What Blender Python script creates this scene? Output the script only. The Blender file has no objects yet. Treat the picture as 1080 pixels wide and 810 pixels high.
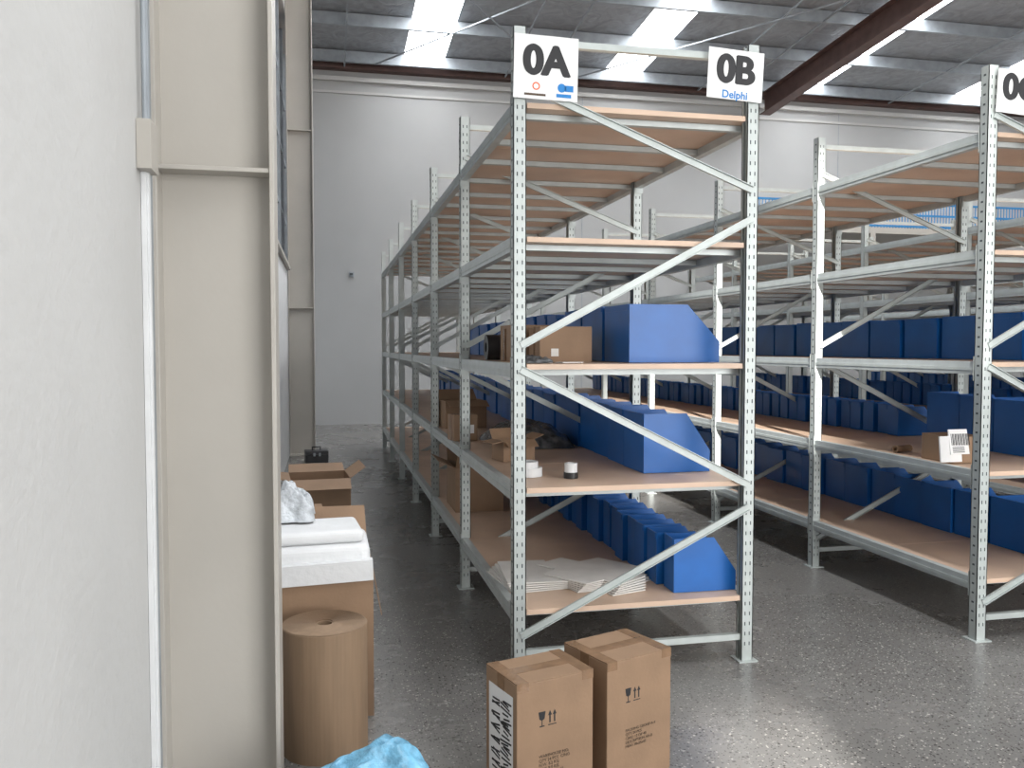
import bpy, math, random
from mathutils import Matrix, Vector, noise
random.seed(7)
S = bpy.context.scene
try:
    S.view_settings.view_transform = 'Standard'
    S.view_settings.look = 'None'
except Exception: pass

# ---------------------------------------------------------------- materials
def mat(name, col, rough=0.5, metal=0.0, var=0.08, scale=6.0, bump=0.0, bscale=60.0, col2=None, alpha=1.0, stretch=(1,1,1), spec=0.5):
    m = bpy.data.materials.new(name); m.use_nodes = True
    n = m.node_tree.nodes; l = m.node_tree.links
    b = n['Principled BSDF']
    b.inputs['Roughness'].default_value = rough
    b.inputs['Metallic'].default_value = metal
    b.inputs['Specular IOR Level'].default_value = spec
    tc = n.new('ShaderNodeTexCoord'); mp = n.new('ShaderNodeMapping')
    mp.inputs['Scale'].default_value = stretch
    l.new(tc.outputs['Object'], mp.inputs['Vector'])
    nz = n.new('ShaderNodeTexNoise'); nz.inputs['Scale'].default_value = scale; nz.inputs['Detail'].default_value = 5
    l.new(mp.outputs[0], nz.inputs['Vector'])
    cr = n.new('ShaderNodeValToRGB')
    c2 = col2 if col2 else tuple(max(0, c*(1-var)) for c in col)
    c1 = col if col2 else tuple(min(1, c*(1+var)) for c in col)
    cr.color_ramp.elements[0].position = 0.35; cr.color_ramp.elements[1].position = 0.65
    cr.color_ramp.elements[0].color = (*c2, 1); cr.color_ramp.elements[1].color = (*c1, 1)
    l.new(nz.outputs['Fac'], cr.inputs['Fac']); l.new(cr.outputs['Color'], b.inputs['Base Color'])
    if bump > 0:
        nb = n.new('ShaderNodeTexNoise'); nb.inputs['Scale'].default_value = bscale; nb.inputs['Detail'].default_value = 4
        l.new(mp.outputs[0], nb.inputs['Vector'])
        bp = n.new('ShaderNodeBump'); bp.inputs['Strength'].default_value = bump; bp.inputs['Distance'].default_value = 0.01
        l.new(nb.outputs['Fac'], bp.inputs['Height']); l.new(bp.outputs['Normal'], b.inputs['Normal'])
    if alpha < 1: b.inputs['Alpha'].default_value = alpha
    return m

def emis(name, col, s):
    m = bpy.data.materials.new(name); m.use_nodes = True
    n = m.node_tree.nodes; n.clear()
    e = n.new('ShaderNodeEmission'); o = n.new('ShaderNodeOutputMaterial')
    e.inputs[0].default_value = (*col, 1); e.inputs[1].default_value = s
    m.node_tree.links.new(e.outputs[0], o.inputs[0]); return m

M_wall = mat('painted_wall', (0.52,0.517,0.505), 0.7, var=0.03, scale=1.5, bump=0.3, bscale=25)
M_wallback = mat('painted_back_wall', (0.425,0.43,0.43), 0.8, var=0.03, scale=0.8)
M_col = mat('cream_steel_paint', (0.455,0.43,0.39), 0.45, var=0.03, scale=3, bump=0.05, bscale=40)
M_steel = mat('galvanised_rack_paint', (0.46,0.50,0.49), 0.42, metal=0.2, var=0.06, scale=12)
M_steel2 = mat('shelf_beam_paint', (0.48,0.52,0.52), 0.40, metal=0.2, var=0.06, scale=12)
M_dark = mat('slot_dark', (0.07,0.08,0.085), 0.8)
M_board = mat('particle_board', (0.62,0.45,0.335), 0.42, var=0.09, scale=3, bump=0.1, bscale=200)
M_card = mat('cardboard', (0.275,0.175,0.107), 0.7, var=0.07, scale=8, bump=0.08, bscale=80)
M_card2 = mat('cardboard_inner', (0.20,0.125,0.075), 0.8, var=0.08, scale=8)
M_cardw = mat('pale_cardboard', (0.72,0.70,0.67), 0.7, var=0.05, scale=8)
M_tape = mat('packing_tape', (0.22,0.135,0.08), 0.15, var=0.15, scale=20, bump=0.4, bscale=30)
M_kraft = mat('kraft_paper', (0.25,0.168,0.105), 0.75, var=0.08, scale=30, stretch=(1,1,0.1))
M_blue = mat('blue_corflute', (0.006,0.118,0.43), 0.38, var=0.10, scale=4)
M_white = mat('white_paper', (0.80,0.80,0.80), 0.6, var=0.02)
M_foam = mat('white_foam', (0.70,0.71,0.72), 0.6, var=0.04, bump=0.3, bscale=30)
M_black = mat('black_plastic', (0.02,0.02,0.023), 0.35, var=0.2)
M_ink = mat('black_ink', (0.015,0.015,0.018), 0.6)
M_inkb = mat('faded_ink', (0.09,0.06,0.04), 0.7)
M_inkblue = mat('blue_ink', (0.01,0.20,0.55), 0.6)
M_inkred = mat('orange_ink', (0.7,0.12,0.03), 0.6)
M_red = mat('red_oxide_steel', (0.105,0.058,0.050), 0.55, var=0.15)
M_purlin = mat('galvanised_purlin', (0.31,0.34,0.37), 0.5, metal=0.2, var=0.1)
M_window = mat('dark_window_glass', (0.035,0.04,0.05), 0.25, var=0.2)
M_bubbleblue = mat('blue_bubble_wrap', (0.16,0.40,0.58), 0.2, var=0.25, scale=25, bump=0.8, bscale=55)
M_bubble = mat('clear_bubble_wrap', (0.52,0.55,0.58), 0.15, var=0.2, scale=25, bump=0.8, bscale=55)
M_plastic = mat('grey_plastic_film', (0.10,0.105,0.11), 0.25, var=0.5, scale=20, bump=0.5, bscale=30)
M_guard = mat('blue_mesh_paint', (0.03,0.22,0.50), 0.5)
M_sky = emis('skylight_sheet', (0.97,0.985,1.0), 16)

def floor_mat():
    m = bpy.data.materials.new('polished_concrete'); m.use_nodes = True
    n = m.node_tree.nodes; l = m.node_tree.links; b = n['Principled BSDF']
    tc = n.new('ShaderNodeTexCoord')
    n1 = n.new('ShaderNodeTexNoise'); n1.inputs['Scale'].default_value = 0.9; n1.inputs['Detail'].default_value = 10; n1.inputs['Roughness'].default_value=.65
    l.new(tc.outputs['Object'], n1.inputs['Vector'])
    r1 = n.new('ShaderNodeValToRGB'); r1.color_ramp.elements[0].position=.32; r1.color_ramp.elements[1].position=.68
    r1.color_ramp.elements[0].color=(.135,.131,.126,1); r1.color_ramp.elements[1].color=(.205,.199,.191,1)
    l.new(n1.outputs['Fac'], r1.inputs['Fac'])
    prev=r1.outputs['Color']
    for sc_,th in ((42,.25),(95,.34)):
        v = n.new('ShaderNodeTexVoronoi'); v.inputs['Scale'].default_value = sc_
        l.new(tc.outputs['Object'], v.inputs['Vector'])
        rv = n.new('ShaderNodeValToRGB'); rv.color_ramp.elements[0].position=th-.08; rv.color_ramp.elements[1].position=th+.05
        rv.color_ramp.elements[0].color=(1,1,1,1); rv.color_ramp.elements[1].color=(0,0,0,1)
        l.new(v.outputs['Distance'], rv.inputs['Fac'])
        sc = n.new('ShaderNodeSeparateColor'); l.new(v.outputs['Color'], sc.inputs[0])
        rc = n.new('ShaderNodeValToRGB'); rc.color_ramp.interpolation='CONSTANT'
        e = rc.color_ramp.elements; e[0].color=(.055,.052,.05,1); e[0].position=0; e[1].position=.38; e[1].color=(.175,.17,.163,1)
        x = e.new(.84); x.color=(.42,.40,.37,1)
        l.new(sc.outputs[0], rc.inputs['Fac'])
        mx = n.new('ShaderNodeMixRGB'); l.new(rv.outputs['Color'], mx.inputs['Fac']); l.new(prev, mx.inputs[1]); l.new(rc.outputs['Color'], mx.inputs[2])
        prev=mx.outputs[0]
    l.new(prev, b.inputs['Base Color'])
    rr = n.new('ShaderNodeMapRange'); rr.inputs['To Min'].default_value=.18; rr.inputs['To Max'].default_value=.36
    l.new(n1.outputs['Fac'], rr.inputs['Value']); l.new(rr.outputs[0], b.inputs['Roughness'])
    return m
M_floor = floor_mat()

def foil_mat():
    m = bpy.data.materials.new('roof_foil'); m.use_nodes = True
    n = m.node_tree.nodes; l = m.node_tree.links; b = n['Principled BSDF']
    tc = n.new('ShaderNodeTexCoord')
    n1 = n.new('ShaderNodeTexNoise'); n1.inputs['Scale'].default_value = 3; n1.inputs['Detail'].default_value = 8; n1.inputs['Distortion'].default_value=2
    l.new(tc.outputs['Object'], n1.inputs['Vector'])
    r1 = n.new('ShaderNodeValToRGB'); r1.color_ramp.elements[0].position=.3; r1.color_ramp.elements[1].position=.75
    r1.color_ramp.elements[0].color=(.27,.28,.295,1); r1.color_ramp.elements[1].color=(.40,.42,.45,1)
    l.new(n1.outputs['Fac'], r1.inputs['Fac']); l.new(r1.outputs['Color'], b.inputs['Base Color'])
    bp = n.new('ShaderNodeBump'); bp.inputs['Strength'].default_value=.6; bp.inputs['Distance'].default_value=.04
    l.new(n1.outputs['Fac'], bp.inputs['Height']); l.new(bp.outputs['Normal'], b.inputs['Normal'])
    b.inputs['Roughness'].default_value=.5; b.inputs['Metallic'].default_value=.3
    return m
M_foil = foil_mat()

# ---------------------------------------------------------------- mesh builder
class MB:
    def __init__(s, mats=None): s.v=[]; s.f=[]; s.m=[]; s.mats=[]
    def mi(s, m):
        if m not in s.mats: s.mats.append(m)
        return s.mats.index(m)
    def box(s, lo, hi, m, M=None):
        x0,y0,z0=lo; x1,y1,z1=hi
        vs=[(x0,y0,z0),(x1,y0,z0),(x1,y1,z0),(x0,y1,z0),(x0,y0,z1),(x1,y0,z1),(x1,y1,z1),(x0,y1,z1)]
        b=len(s.v)
        s.v += [tuple(M@Vector(p)) for p in vs] if M else vs
        for q in [(0,3,2,1),(4,5,6,7),(0,1,5,4),(1,2,6,5),(2,3,7,6),(3,0,4,7)]:
            s.f.append([b+i for i in q]); s.m.append(s.mi(m))
    def bar(s, p0, p1, w, d, m, up=(0,0,1)):
        p0=Vector(p0); p1=Vector(p1); z=(p1-p0); L=z.length; z.normalize()
        x=Vector(up).cross(z)
        if x.length<1e-4: x=Vector((1,0,0))
        x.normalize(); y=z.cross(x)
        M=Matrix((( x.x,y.x,z.x,p0.x),(x.y,y.y,z.y,p0.y),(x.z,y.z,z.z,p0.z),(0,0,0,1)))
        s.box((-w/2,-d/2,0),(w/2,d/2,L),m,M)
    def prism(s, poly, y0, y1, m, axis='y', M=None):
        n=len(poly); b=len(s.v)
        for y in (y0,y1):
            for (a,c) in poly:
                p=(a,y,c) if axis=='y' else ((y,a,c) if axis=='x' else (a,c,y))
                s.v.append(tuple(M@Vector(p)) if M else p)
        s.f.append([b+i for i in range(n)]); s.m.append(s.mi(m))
        s.f.append([b+n+i for i in reversed(range(n))]); s.m.append(s.mi(m))
        for i in range(n):
            j=(i+1)%n
            s.f.append([b+i,b+n+i,b+n+j,b+j]); s.m.append(s.mi(m))
    def lathe(s, c, prof, m, seg=32, axis='z'):
        b=len(s.v); n=len(prof)
        for k in range(seg):
            a=2*math.pi*k/seg
            for r,h in prof:
                p=(r*math.cos(a), r*math.sin(a), h)
                if axis=='x': p=(h,p[0],p[1])
                if axis=='y': p=(p[0],h,p[1])
                s.v.append((c[0]+p[0],c[1]+p[1],c[2]+p[2]))
        for k in range(seg):
            for i in range(n-1):
                k2=(k+1)%seg
                s.f.append([b+k*n+i,b+k2*n+i,b+k2*n+i+1,b+k*n+i+1]); s.m.append(s.mi(m))
    def quad(s, pts, m):
        b=len(s.v); s.v+=pts; s.f.append([b+i for i in range(len(pts))]); s.m.append(s.mi(m))
    def build(s, name, parent=None, loc=(0,0,0), rz=0, bevel=0, smooth=False, bseg=2):
        me=bpy.data.meshes.new(name); me.from_pydata(s.v,[],s.f)
        for m in s.mats: me.materials.append(m)
        me.polygons.foreach_set('material_index', s.m)
        if smooth: me.polygons.foreach_set('use_smooth',[True]*len(s.f))
        me.update()
        import bmesh
        bm=bmesh.new(); bm.from_mesh(me); bmesh.ops.recalc_face_normals(bm, faces=bm.faces); bm.to_mesh(me); bm.free()
        o=bpy.data.objects.new(name, me); S.collection.objects.link(o)
        o.location=loc; o.rotation_euler=(0,0,rz)
        if parent: o.parent=parent
        if bevel:
            bv=o.modifiers.new('bevel','BEVEL'); bv.width=bevel; bv.segments=bseg; bv.limit_method='ANGLE'
        return o

def empty(name, loc=(0,0,0), rz=0):
    o=bpy.data.objects.new(name,None); S.collection.objects.link(o); o.location=loc; o.rotation_euler=(0,0,rz); o.empty_display_size=.1; return o

def text(name, body, size, loc, rot, parent, m, off=0.0, align='CENTER', sx=1.0):
    c=bpy.data.curves.new(name,'FONT'); c.body=body; c.size=size; c.align_x=align; c.align_y='CENTER'; c.offset=off; c.extrude=0.0004
    c.materials.append(m)
    o=bpy.data.objects.new(name,c); S.collection.objects.link(o)
    o.location=loc; o.rotation_euler=rot; o.scale=(sx,1,1); o.parent=parent; return o

# ---------------------------------------------------------------- room
YB=17.4; YF=-5.0; XL=-0.52; XR=17.0
def roof(y): return 7.25+0.07*(YB-y)
def single(name, lo, hi, m):
    b=MB([]); b.box(lo,hi,m); return b.build(name)
single('floor',(XL-.3,YF-6,-.1),(XR+.3,YB+.3,0),M_floor)
b=MB([]); b.box((XL-.3,YB,0),(XR+.3,YB+.25,7.6),M_wallback)
for x in (5.3,11.3): b.box((x-.008,YB-.002,0),(x+.008,YB,6.8),M_purlin)
b.build('wall_back')
b=MB([]); b.box((XL,YB-.10,6.78),(XR,YB,6.86),M_wall); b.box((XL,YB-.03,6.55),(XR,YB,6.60),M_wall)
b.build('trim_1')
b=MB([]); b.box((XL,YB-.22,6.98),(XR,YB-.02,7.03),M_red); b.box((XL,YB-.13,7.03),(XR,YB-.11,7.2),M_red); b.build('eaves_beam')
b=MB([]); b.box((.46,YB-.03,2.95),(.56,YB,3.05),M_purlin); b.box((.48,YB-.1,2.99),(.54,YB-.03,3.02),M_dark); b.build('wall_bracket')
single('wall_right',(XR,YF,0),(XR+.25,YB,9.0),M_wall)
b=MB([]); b.box((XL-.25,YF,0),(XL,2.78,9),M_wall); b.box((XL-.25,2.78,0),(XL,YB,2.62),M_foam)
b.box((XL-.25,2.78,6.2),(XL,YB,9),M_wall); b.box((XL-.01,3.1,2.62),(XL+.05,12.3,2.66),M_col)
b.build('wall_left')
b=MB([]); b.box((XL-.2,2.78,2.62),(XL-.16,YB,6.2),M_window)
y=3.2
while y<17: b.box((XL-.16,y,2.62),(XL-.06,y+.06,6.2),M_purlin); y+=1.1
for z in (3.5,4.4,5.3): b.box((XL-.16,2.78,z),(XL-.08,YB,z+.05),M_purlin)
b.build('window_1')
# front wall with two unseen openings added to shape the sun patches
b=MB([])
def fw(x0,x1,z0,z1): b.box((x0,YF-.06,z0),(x1,YF,z1),M_wall)
xa,xm,xb,xe=-.20,.35,.40,1.55
fw(XL-.25,xa,0,9)
fw(xa,xm,0,2.45); fw(xa,xm,3.0,9)
fw(xm,xb,0,9)
fw(xb,xe,0,4.6); fw(xb,xe,6.6,9)
fw(xe,XR+.25,0,9)
b.build('wall_front')
strips=[1.95,6.08,10.25,14.4]; hw=.40
b=MB([])
def roofslab(x0,x1):
    b.quad([(x0,YF-.2,roof(YF)),(x1,YF-.2,roof(YF)),(x1,YB+.2,roof(YB+.2)),(x0,YB+.2,roof(YB+.2))],M_foil)
px=XL-.3
for s in strips: roofslab(px,s-hw); px=s+hw
roofslab(px,XR+.3); b.build('ceiling')
for i,s in enumerate(strips):
    b=MB([]); b.quad([(s-hw,YF+.05,roof(YF)),(s+hw,YF+.05,roof(YF)),(s+hw,YB-.4,roof(YB-.4)),(s-hw,YB-.4,roof(YB-.4))],M_sky); b.build('skylight_panel')
b=MB([])
y=17.0
while y>YF+.2:
    z=roof(y)-.02
    b.box((XL,y-.012,z-.22),(XR,y+.0,z),M_purlin); b.box((XL,y-.07,z-.23),(XR,y,z-.215),M_purlin); b.box((XL,y,z-.015),(XR,y+.07,z),M_purlin)
    y-=1.6
for x in (0.4,3.6,4.4,7.8,8.6,12.4):
    b.bar((x,YF+.1,roof(YF)-.24),(x,YB,roof(YB)-.24),.03,.03,M_purlin)
b.build('roof_purlins')
b=MB([])
def rafter(x,w=.24,h=.42):
    ya=YF+.05; yb=YB-.25
    z0=roof(ya)-.26; z1=roof(yb)-.26
    for dz in (0,-h): b.bar((x,ya,z0+dz),(x,yb,z1+dz),w,.02,M_red)
    b.bar((x,ya,z0-h/2),(x,yb,z1-h/2),.02,h,M_red)
rafter(9.35); b.build('steel_rafter')
b=MB([])
for (x0,y0,x1,y1) in ((1.0,12.3,4.6,16.9),(4.6,12.3,1.0,16.9),(5.0,16.9,9.0,12.3)):
    b.bar((x0,y0,roof(y0)-.27),(x1,y1,roof(y1)-.27),.025,.025,M_purlin)
b.build('roof_bracing')

# ---------------------------------------------------------------- columns
def column(y, h):
    b=MB([]); x0=XL+.005; x1=-.155; d=.2
    b.box((x0,y,0),(x0+.014,y+d,h),M_col); b.box((x1-.014,y,0),(x1,y+d,h),M_col)
    b.box((x0,y+d/2-.006,0),(x1,y+d/2+.006,h),M_col)
    for z in (2.10,4.6):
        b.box((x0+.014,y+.008,z),(x1-.014,y+d-.008,z+.014),M_col)
    b.box((x0-.0,y-.05,0),(x1+.05,y+d+.05,.02),M_col)
    return b.build('steel_column',bevel=.002)
column(2.80,7.9); column(12.5,7.3)
b=MB([]); b.box((XL+.001,2.66,0),(XL+.016,2.70,2.06),M_foam); b.box((XL+.016,2.668,0),(XL+.022,2.692,2.06),M_foam)
b.lathe((XL+.02,2.64,2.2),[(0,0),(.008,0),(.008,4.5),(0,4.5)],M_purlin,12)
b.lathe((XL+.014,2.70,2.2),[(0,0),(.008,0),(.008,4.5),(0,4.5)],M_purlin,12)
b.box((XL+.001,2.61,2.06),(XL+.04,2.72,2.2),M_col)
b.build('electrical_conduit',bevel=.001)
b=MB([]); b.box((XL,2.745,0),(XL+.012,2.775,8),M_purlin); b.build('trim_2')

# ---------------------------------------------------------------- racks
LV=[.33,.90,1.475,2.06,2.665]; P=1.555; Y0=3.845; XA0=.838; W=1.212; H=3.0
def rack(X0, n, detail):
    root=empty('longspan_shelving_rack',(X0,Y0,0))
    X1=W
    b=MB([])
    for k in range(n+1):
        y=k*P
        for side in (0,1):
            xa = 0 if side==0 else X1-.06
            xo = xa if side==0 else xa+.06-.004
            b.box((xo,y-.028,.005),(xo+.004,y+.028,H),M_steel)
            b.box((xa,y-.028,.005),(xa+.06,y-.024,H),M_steel)
            b.box((xa,y+.024,.005),(xa+.06,y+.028,H),M_steel)
            li = xa+.056 if side==0 else xa
            b.box((li,y-.028,.005),(li+.004,y-.012,H),M_steel); b.box((li,y+.012,.005),(li+.004,y+.028,H),M_steel)
            b.box((xa-.02,y-.05,0),(xa+.08,y+.05,.006),M_steel)
            if k<detail:
                z=.08
                while z<H-.04:
                    for sx in (.018,.042):
                        b.box((xa+sx-.0028,y-.0288,z),(xa+sx+.0028,y-.0278,z+.018),M_dark)
                    xs = xa-.0008 if side==0 else xa+.0598
                    b.box((xs,y-.008,z+.02),(xs+.001,y+.008,z+.030),M_dark)
                    z+=.05
        bp=[((.035,2.745),(X1-.035,2.31)),((X1-.035,2.17),(.035,1.56)),((.035,1.45),(X1-.035,.88)),((X1-.035,.77),(.035,.21))]
        for (a,c),(d,e) in bp:
            pa=Vector((a,0,c)); pb=Vector((d,0,e)); t=(pb-pa).normalized(); nrm=Vector((-t.z,0,t.x))
            off=Vector((0,y-.031,0))
            b.bar(pa+off,pb+off,.004,.034,M_steel,up=tuple(nrm))
            for sg in (-1,1):
                o2=Vector((0,y-.038,0))+nrm*.016*sg
                b.bar(pa+o2,pb+o2,.014,.003,M_steel,up=tuple(nrm))
        for z in (.12,2.94): b.bar((.05,y,z),(X1-.05,y,z),.03,.03,M_steel,up=(0,1,0))
    b.build('upright_frames',root)
    b=MB([])
    for k in range(n):
        ya=k*P+.03; yb=(k+1)*P-.03
        for z in LV:
            for xa,xi in ((.004,.044),(X1-.044,X1-.004)):
                b.box((xa,ya,z-.065),(xi,yb,z+.002),M_steel2)
                xo = xa-.004 if xa<.5 else xi
                b.box((xo,ya+.002,z-.045),(xo+.004,yb-.002,z-.028),M_steel)
                for yy in (ya,yb-.004): b.box((xa-.006,yy,z-.10),(xi+.006,yy+.004,z+.03),M_steel)
            for t in (.02,.36,.68):
                yc=ya+t*(yb-ya)
                b.box((.046,yc,z-.055),(X1-.046,yc+.035,z-.028),M_steel2)
    b.build('shelf_beams',root)
    b=MB([])
    for k in range(n):
        for z in LV:
            ya=k*P+.032; yb=(k+1)*P-.032
            ym=(ya+yb)/2
            b.box((.046,ya,z-.026),(X1-.046,ym-.002,z-.002),M_board); b.box((.046,ym+.002,z-.026),(X1-.046,yb,z-.002),M_board)
            if k<n-1: b.box((.062,yb,z-.026),(X1-.062,yb+.064,z-.002),M_board)
    for z in LV: b.box((.066,-.02,z-.026),(X1-.066,.032,z-.002),M_board)
    b.build('shelf_boards',root)
    return root
XB0=3.335; XC0=5.85; XD0=8.35; XE0=10.9
rack(XA0,6,4); rack(XB0,6,4); rack(XC0,6,0); rack(XD0,6,0); rack(XE0,6,0)

# ---------------------------------------------------------------- blue bins
def bins(xb, xf, y0, y1, w, h, z, gap=.014):
    b=MB([]); t=.004; y=y0; z+=.0005; D=xf-xb; R=random
    while y+w<=y1+1e-6:
        j=R.uniform(-.03,.012); ww=w-gap; hh=h*R.uniform(.97,1.02)
        M=Matrix.Translation((xb+j,y,z))@Matrix.Rotation(R.uniform(-.03,.03),4,'Z')
        prof=[(0,0),(D,0),(D,.36*hh),(.64*D,hh),(0,hh)]
        b.prism(prof,0,t,M_blue,M=M); b.prism(prof,ww-t,ww,M_blue,M=M)
        b.box((0,t,0),(t,ww-t,hh),M_blue,M); b.box((D-t,t,0),(D,ww-t,.34*hh),M_blue,M)
        b.box((t,t,0),(D-t,ww-t,t),M_blue,M)
        b.box((-.004,.01,hh-.03),(0,ww-.01,hh),M_blue,M)
        y+=w
    return b.build('blue_pick_bins')
XR0=.868+.035
bins(XR0+.60,XR0+1.09,4.06,5.3,.40,.30,LV[2],.02); bins(XR0+.60,XR0+1.09,5.45,9.9,.30,.30,LV[2],.02)
bins(XR0+.72,XR0+1.09,4.14,13.0,.31,.31,LV[1],.02)
bins(XR0+.77,XR0+1.10,3.93,9.9,.165,.27,LV[0],.03)
XQ=3.365
bins(XQ+.66,XQ+1.09,3.93,13.0,.36,.28,LV[2],.03); bins(XQ+.70,XQ+1.09,3.93,5.2,.31,.34,LV[1]); bins(XQ+.76,XQ+1.09,5.5,13.0,.155,.22,LV[1],.03)
bins(XQ+.66,XQ+1.09,3.93,13.0,.30,.30,LV[0],.02)
for X in (XC0,XD0):
    bins(X+.66,X+1.09,3.95,13.0,.36,.28,LV[2]); bins(X+.72,X+1.09,3.95,13.0,.16,.24,LV[1],.03); bins(X+.6,X+1.09,3.95,13.0,.3,.3,LV[0])

# ---------------------------------------------------------------- signs
def sign(x, w, h, z, letters, tilt, kind):
    root=empty('paper_aisle_sign',(x,Y0-.0485,z)); root.rotation_euler=(0,tilt,0)
    b=MB([]); b.box((-w/2,-.0012,-h/2),(w/2,0,h/2),M_white); b.build('paper_sheet',root)
    R=(math.pi/2,0,0)
    zc=.025 if kind=='a' else .018
    for i,(dx,dz) in enumerate(((-.0055,0),(0,0),(.0055,0),(0,.003),(0,-.003))):
        text('letters_%d'%i,letters,.180,(dx,-.0022-.00005*i,zc+dz),R,root,M_ink,off=.004,sx=1.0)
    if kind=='a':
        b=MB([]); b.lathe((-.045,-.0018,-.085),[(.012,0),(.018,0)],M_inkred,20,'y')
        b.lathe((.075,-.0018,-.085),[(0,0),(.02,0)],M_inkblue,20,'y'); b.box((.09,-.0018,-.10),(.13,-.0013,-.072),M_inkblue)
        b.box((-.10,-.0018,-.128),(.0,-.0013,-.118),M_inkb); b.box((.05,-.0018,-.128),(.12,-.0013,-.112),M_inkblue); b.build('logos',root)
    elif kind=='b':
        text('caption','Delphi',.05,(0,-.002,-h/2+.022),R,root,M_inkblue,off=.001)
    return root
sign(.985,.30,.285,2.815,'0A',0.02,'a')
sign(1.915,.285,.235,2.845,'0B',0.05,'b')
sign(3.51,.285,.22,2.86,'0C',0.06,'c')

# ---------------------------------------------------------------- cardboard boxes
def closed_box(name, loc, rz, w, d, h, marks=None):
    root=empty(name,loc,rz)
    b=MB([]); b.box((0,0,0),(w,d,h-.004),M_card)
    b.build('carton_body',root,bevel=.003)
    b=MB([]); b.box((.001,.001,h-.004),(w-.001,d/2-.0015,h),M_card); b.box((.001,d/2+.0015,h-.004),(w-.001,d-.001,h),M_card); b.build('top_flaps',root)
    b=MB([]); b.box((-.0008,d/2-.025,h),(w+.0008,d/2+.025,h+.0008),M_tape)
    b.box((-.001,d/2-.025,h-.07),(0,d/2+.025,h+.0008),M_tape); b.box((w,d/2-.025,h-.07),(w+.001,d/2+.025,h+.0008),M_tape)
    for xx in (0.0,w-.045):
        b.box((xx,-.001,h-.03),(xx+.045,0,h+.0012),M_tape); b.box((xx,0,h),(xx+.045,d,h+.0012),M_tape)
    b.build('tape',root)
    if marks:
        b=MB([])
        gx=w*.32; gz=h*.70; s=.028
        yv=-.0006
        def tri(pts): b.quad([(gx+x*s,yv,gz+z*s) for x,z in pts],M_ink)
        tri([(-.5,1),(.5,1),(.35,.1),(.08,-.05),(-.08,-.05),(-.35,.1)]); tri([(-.06,0),(.06,0),(.06,-.7),(-.06,-.7)]); tri([(-.35,-.7),(.35,-.7),(.35,-.85),(-.35,-.85)])
        for o in (1.1,1.75):
            tri([(o-.28,.4),(o+.28,.4),(o,1)]); tri([(o-.1,-.5),(o+.1,-.5),(o+.1,.4),(o-.1,.4)])
        tri([(.85,-.7),(2.0,-.7),(2.0,-.82),(.85,-.82)])
        b.build('handling_marks',root)
        text('print',marks,.0145,(w*.28,-.001,h*.36),(math.pi/2,0,0),root,M_inkb,align='LEFT')
    return root
c1=closed_box('cardboard_carton',(.598,2.672,0),math.radians(16.5),.30,.22,.45,'WAREHOUSE NO:\nQTY 24 PCS  C/NO\nN.W. 8.2 KG\nG.W. 9.0 KG\nMEAS 30x22x45')
c2=closed_box('cardboard_carton',(.9475,2.79,0),math.radians(20.5),.30,.255,.45,'PACKING GROUP A-4\nQTY 24 PCS\nC/NO 12 OF 40\nDESCRIPTION AX-2\nMEAS 30x25x45')
b=MB([]); b.box((-.0012,.025,.09),(-.0004,.195,.40),M_white)
for i in range(24):
    z=.115+i*.011
    a=.045+.012*math.sin(i*2.1); c=.10+.012*math.sin(i*1.3)
    b.bar((-.0018,a,z),(-.0018,c,z+.010*math.cos(i*.9)),.006,.0008,M_ink,up=(1,0,0))
    if i%4!=3: b.bar((-.0018,.115,z+.004*math.sin(i)),(-.0018,.17+.01*math.sin(i*3.3),z+.012*math.sin(i*1.7)),.006,.0008,M_ink,up=(1,0,0))
b.build('shipping_label',c1)

def open_box(name, loc, rz, w, d, h, flaps=(1,1,1,1), ang=(25,25,25,25), fl=None):
    b=MB([]); t=.004
    b.box((0,0,0),(w,d,t),M_card); b.box((0,0,t),(w,t,h),M_card); b.box((0,d-t,t),(w,d,h),M_card)
    b.box((0,t,t),(t,d-t,h),M_card); b.box((w-t,t,t),(w,d-t,h),M_card)
    fl = fl or min(w,d)*.45
    def A(i): a=math.radians(ang[i]); return math.cos(a)*fl, math.sin(a)*fl
    def flap(p,q,half,ax):
        p=Vector(p); q=Vector(q); t2=(q-p).normalized(); e=Vector(ax)*half; n_=t2.cross(Vector(ax))*.004
        base=len(b.v)
        for off in (Vector((0,0,0)),n_):
            for c in (p-e,p+e,q+e*.97,q-e*.97): b.v.append(tuple(c+off))
        for f in [(0,1,2,3),(7,6,5,4),(0,4,5,1),(1,5,6,2),(2,6,7,3),(3,7,4,0)]:
            b.f.append([base+i for i in f]); b.m.append(b.mi(M_card))
    if flaps[0]: c,s=A(0); flap((w/2,t/2,h),(w/2,t/2-c,h+s),w/2-.003,(1,0,0))
    if flaps[2]: c,s=A(2); flap((w/2,d-t/2,h),(w/2,d-t/2+c,h+s),w/2-.003,(1,0,0))
    if flaps[1]: c,s=A(1); flap((w-t/2,d/2,h),(w-t/2+c,d/2,h+s),d/2-.003,(0,1,0))
    if flaps[3]: c,s=A(3); flap((t/2,d/2,h),(t/2-c,d/2,h+s),d/2-.003,(0,1,0))
    return b.build(name,loc=loc,rz=rz)

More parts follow.
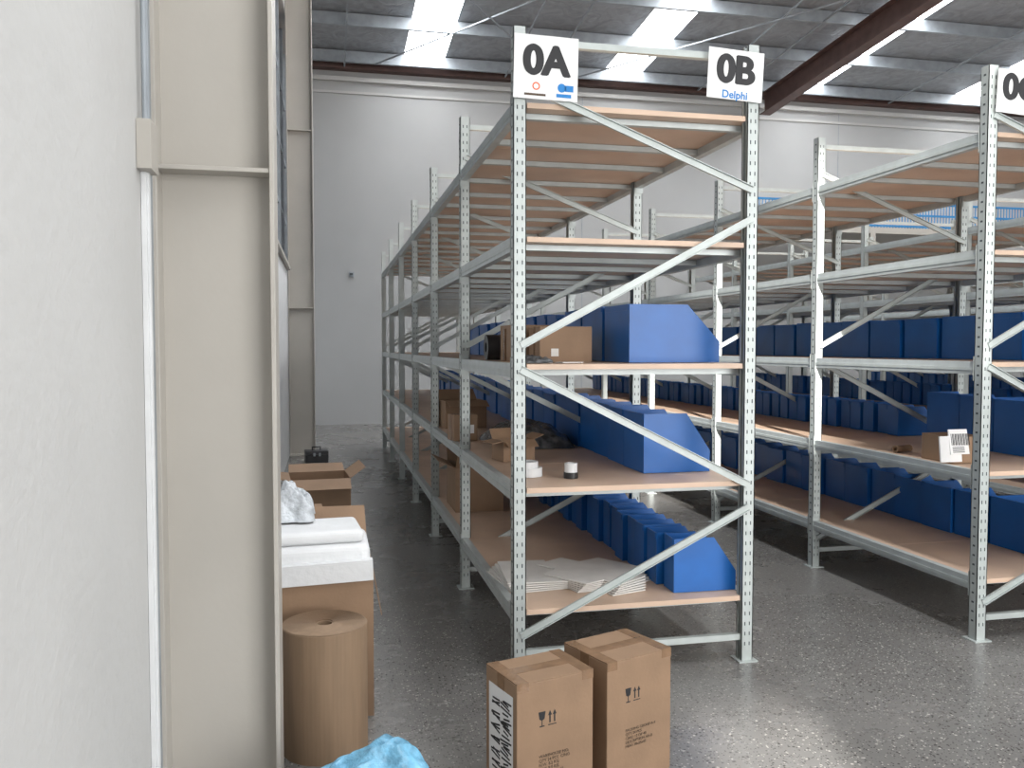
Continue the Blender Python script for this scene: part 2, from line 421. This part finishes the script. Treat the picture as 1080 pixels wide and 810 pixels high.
def crumple(name, loc, w, d, h, m, nx=40, seed=0, rz=0, amp=.05, parent=None, peak=0.0):
    vs=[]; fs=[]
    for i in range(nx+1):
        for j in range(nx+1):
            u=i/nx*2-1; v=j/nx*2-1
            e=max(0,1-(u*u)**1.4)*max(0,1-(v*v)**1.4)
            n=noise.noise(Vector((u*2+seed,v*2,seed)))+.5*noise.noise(Vector((u*5,v*5+seed,seed)))
            z=h*(e**.45)*(1+peak*u)+amp*n*(e**.3)
            vs.append((u*w/2+amp*.5*noise.noise(Vector((v*2,u*2,seed+3))), v*d/2+amp*.5*noise.noise(Vector((u*2,v*3,seed+9))), max(z,0.001)))
    for i in range(nx):
        for j in range(nx):
            a=i*(nx+1)+j; fs.append((a,a+1,a+nx+2,a+nx+1))
    me=bpy.data.meshes.new(name); me.from_pydata(vs,[],fs); me.materials.append(m)
    me.polygons.foreach_set('use_smooth',[True]*len(fs))
    o=bpy.data.objects.new(name,me); S.collection.objects.link(o); o.location=loc; o.rotation_euler=(0,0,rz); o.parent=parent
    return o

# floor clutter by left wall
open_box('large_cardboard_box',(-.40,3.58,0),0.0,.585,.46,.62,(0,1,1,0),(0,-80,60,0),fl=.2)
root=empty('white_foam_wrap_pile',(-.10,3.80,.622))
b=MB([]); b.box((-.27,-.20,0),(.275,.18,.10),M_foam); b.build('folded_foam',root,bevel=.035,bseg=4)
b=MB([]); b.box((-.26,-.17,.10),(.24,.15,.155),M_foam,Matrix.Rotation(.08,4,'Z')); b.build('folded_foam_upper',root,bevel=.024,bseg=4)
b=MB([]); b.box((-.2,-.235,-.05),(.284,-.228,.03),M_foam,Matrix.Rotation(-.03,4,'Y')); b.box((-.2,-.235,.03),(.284,-.19,.037),M_foam,Matrix.Rotation(-.03,4,'Y')); b.build('hanging_sheet',root,bevel=.002)
crumple('bubble_wrap_bundle',(-.19,3.93,.785),.24,.22,.13,M_bubble,seed=4,amp=.07)
# kraft roll : wound spiral top
root=empty('kraft_paper_roll',(-.015,3.34,0))
b=MB([])
prof=[(.028,.02),(.028,.484),(.16,.487),(.163,.484),(.163,0),(.028,0)]
b.lathe((0,0,0),prof,M_kraft,64); b.build('roll_body',root)
b=MB([]); N=900; T=20
for i in range(N):
    a0=i/N*2*math.pi*T; a1=(i+1)/N*2*math.pi*T
    r0=.032+.127*i/N; r1=.032+.127*(i+1)/N
    P4=[]
    for (a,r) in ((a0,r0),(a1,r1)):
        P4.append((r*math.cos(a),r*math.sin(a))); P4.append(((r+.0042)*math.cos(a),(r+.0042)*math.sin(a)))
    zt_=.490
    b.quad([(*P4[0],zt_),(*P4[2],zt_),(*P4[3],zt_-.001),(*P4[1],zt_-.001)],M_kraft)
    b.quad([(*P4[0],.486),(*P4[2],.486),(*P4[2],zt_),(*P4[0],zt_)],M_card2)
b.build('wound_layers',root)
open_box('cardboard_box',(-.42,5.0,0),0.05,.42,.40,.46,(1,0,1,0),(10,0,40,0),fl=.15)
open_box('tall_cardboard_box',(-.30,7.35,0),0.08,.50,.5,.43,(1,1,1,1),(-25,35,20,10),fl=.16)
root=empty('black_tool_case',(-.14,11.8,0),.1)
b=MB([]); b.box((-.15,-.12,0),(.15,.12,.11),M_black); b.box((-.152,-.122,.115),(.152,.122,.16),M_black); b.box((-.05,-.128,.09),(-.02,-.12,.135),M_purlin); b.box((.02,-.128,.09),(.05,-.12,.135),M_purlin); b.build('case_body',root,bevel=.012)
b=MB([]); b.box((-.06,-.01,.16),(-.045,.01,.2),M_black); b.box((.045,-.01,.16),(.06,.01,.2),M_black); b.box((-.06,-.01,.195),(.06,.01,.212),M_black); b.build('handle',root,bevel=.003)
closed_box('shallow_cardboard_box',(-.12,2.30,0),-.06,.47,.42,.185)
crumple('blue_bubble_wrap_sheet',(.085,2.50,.188),.42,.26,.155,M_bubbleblue,seed=9,amp=.045,rz=.25,peak=.55)

# ---------------------------------------------------------------- shelf goods
zt=LV
b=MB([])
def plate(pts,z,rz,cx,cy,m=M_cardw):
    c,s=math.cos(rz),math.sin(rz)
    b.prism([(cx+x*c-y*s,cy+x*s+y*c) for x,y in pts],z,z+.006,m,axis='z')
cross=[(-.10,-.28),(.10,-.28),(.10,-.17),(.24,-.15),(.24,.13),(.10,.15),(.10,.28),(-.10,.28),(-.10,.15),(-.22,.13),(-.22,-.15),(-.10,-.17)]
for i in range(6):
    plate(cross,zt[0]+i*.010,.30+.06*i,1.38-.008*i,4.24)
for i in range(5):
    plate([(-.18,-.2),(.14,-.2),(.14,.18),(.08,.18),(.08,.24),(-.18,.24)],zt[0]+i*.010+.0003,.12-.05*i,1.05+.005*i,4.30)
b.build('flattened_pale_cartons')
open_box('open_cardboard_box',(.925,6.2,zt[0]),0.0,.36,.46,.33,(1,0,1,1),(60,0,60,25),fl=.14)
open_box('open_cardboard_box',(.98,4.72,zt[1]),.25,.20,.16,.12,(1,1,1,1),(-30,20,50,-10),fl=.07)
open_box('cardboard_box',(.93,6.75,zt[1]),.1,.34,.3,.22,(1,0,1,0),(-20,0,40,0),fl=.12)
b=MB([]); b.box((-.085,-.07,.0),(.085,.07,.18),M_card); b.box((-.0868,-.02,.0),(.0868,.02,.182),M_tape); b.box((.0,-.0712,.05),(.06,-.07,.11),M_white)
b.build('small_cardboard_carton',loc=(.93,5.90,zt[1]+.003),rz=.2)
def tape(name,loc,r,h,m,axis='z',ri=None):
    b=MB([]); ri=ri or r*.62
    b.lathe((0,0,0),[(ri,0),(r,0),(r,h),(ri,h),(ri,0)],m,28,axis)
    return b.build(name,loc=loc)
tape('white_tape_roll',(1.0,4.19,zt[1]),.068,.045,M_foam); tape('white_tape_roll',(.985,4.185,zt[1]+.0455),.06,.03,M_foam)
root=empty('packing_tape_roll',(1.19,4.08,zt[1]))
b=MB([]); b.lathe((0,0,0),[(.022,0),(.036,0),(.036,.03),(.022,.03),(.022,0)],M_black,24); b.build('black_roll',root)
b=MB([]); b.lathe((0,0,.03),[(.02,0),(.032,0),(.032,.045),(.02,.045),(.02,0)],M_foam,24); b.build('white_roll',root)
crumple('grey_plastic_bag_pile',(1.32,5.65,zt[1]),.50,.75,.14,M_plastic,seed=5,amp=.04)
root=empty('cardboard_carton_stack',(1.08,4.28,zt[2]))
b=MB([]); b.box((0,0,0),(.28,.24,.185),M_card); b.box((-.001,.10,.0),(.281,.14,.1855),M_tape); b.box((.06,-.001,.03),(.10,0,.07),M_cardw); b.build('near_carton',root,bevel=.002)
b=MB([]); b.box((-.09,.30,0),(.20,.58,.20),M_card); b.box((-.1,.42,0),(-.09,.46,.18),M_tape); b.build('rear_carton',root,bevel=.002)
b=MB([]); b.lathe((0,0,0),[(.03,0),(.075,0),(.075,.12),(.03,.12),(.03,0)],M_black,28,'x'); b.build('black_wrap_roll',loc=(.93,5.0,zt[2]+.076))
crumple('crumpled_packing_film',(1.0,4.10,zt[2]),.16,.18,.03,M_plastic,seed=12,amp=.02)
b=MB([]); b.box((0,0,0),(.12,.07,.004),M_white); b.build('paper_slip',loc=(1.13,4.02,zt[2]),rz=.3)
root=empty('carton_with_labels',(XB0+.06,4.12,zt[1]))
b=MB([]); b.box((0.03,0.0,0),(.24,.26,.15),M_card); b.build('carton',root,bevel=.002)
b=MB([])
b.box((-.06,-.018,.01),(.075,-.008,.155),M_white,Matrix.Rotation(-.12,4,'X')); b.box((.0,-.03,.05),(.12,-.022,.19),M_white,Matrix.Rotation(-.2,4,'X'))
for i in range(14):
    x=.012+i*.0085
    b.box((x-.0,-.0315,.10),(x+.003+.002*(i%2),-.0301,.165),M_ink,Matrix.Rotation(-.2,4,'X'))
for i in range(4): b.box((.015,-.0315,.06+i*.009),(.09,-.0301,.064+i*.009),M_ink,Matrix.Rotation(-.2,4,'X'))
b.build('label_sheets',root)
b=MB([]); b.lathe((0,0,0),[(.012,0),(.022,0),(.022,.14),(.012,.14),(.012,0)],M_card2,20,'x'); b.build('cardboard_tube',loc=(XB0+.09,4.62,zt[1]+.022),rz=.3)

# ---------------------------------------------------------------- mezzanine guard
b=MB([]); x0,x1,y=8.2,15.5,15.6; z0=4.0
b.box((x0,y,z0-.12),(x1,YB-.1,z0),M_col)
for z in (z0+.02,z0+.25,z0+.48): b.box((x0,y,z),(x1,y+.03,z+.04),M_guard)
x=x0
while x<x1:
    b.box((x,y+.01,z0),(x+.014,y+.02,z0+.5),M_guard); x+=.07
x=x0
while x<x1: b.box((x,y,0),(x+.12,y+.12,z0-.12),M_col); x+=2.7
b.build('mezzanine_platform')

# ---------------------------------------------------------------- lights
w=bpy.data.worlds.new('World'); S.world=w; w.use_nodes=True
w.node_tree.nodes['Background'].inputs[0].default_value=(.90,.94,1,1); w.node_tree.nodes['Background'].inputs[1].default_value=1.5
def area(name,loc,rot,sx,sy,e,col=(1,1,1)):
    L=bpy.data.lights.new(name,'AREA'); L.shape='RECTANGLE'; L.size=sx; L.size_y=sy; L.energy=e; L.color=col
    o=bpy.data.objects.new(name,L); S.collection.objects.link(o); o.location=loc; o.rotation_euler=rot; return o
area('front_fill',(5.6,YF+.06,2.3),(math.radians(90),0,0),6.0,4.4,680,(1,.99,.975))  # added fill lamp inside the solid front wall, standing in for door light
L=bpy.data.lights.new('sun','SUN'); L.energy=13; L.angle=math.radians(1.2); L.color=(1,.97,.92)
o=bpy.data.objects.new('sun',L); S.collection.objects.link(o); o.location=(0,-12,8)
o.rotation_euler=Vector((.20,1,-.36)).to_track_quat('-Z','Y').to_euler()

# ---------------------------------------------------------------- camera
cam=bpy.data.cameras.new('Camera'); cam.lens=30.0; cam.sensor_width=36; cam.clip_start=.05
co=bpy.data.objects.new('Camera',cam); S.collection.objects.link(co)
co.location=(0,0,1.553); co.rotation_euler=(math.radians(90-2.48),0,math.radians(-12.29))
S.camera=co
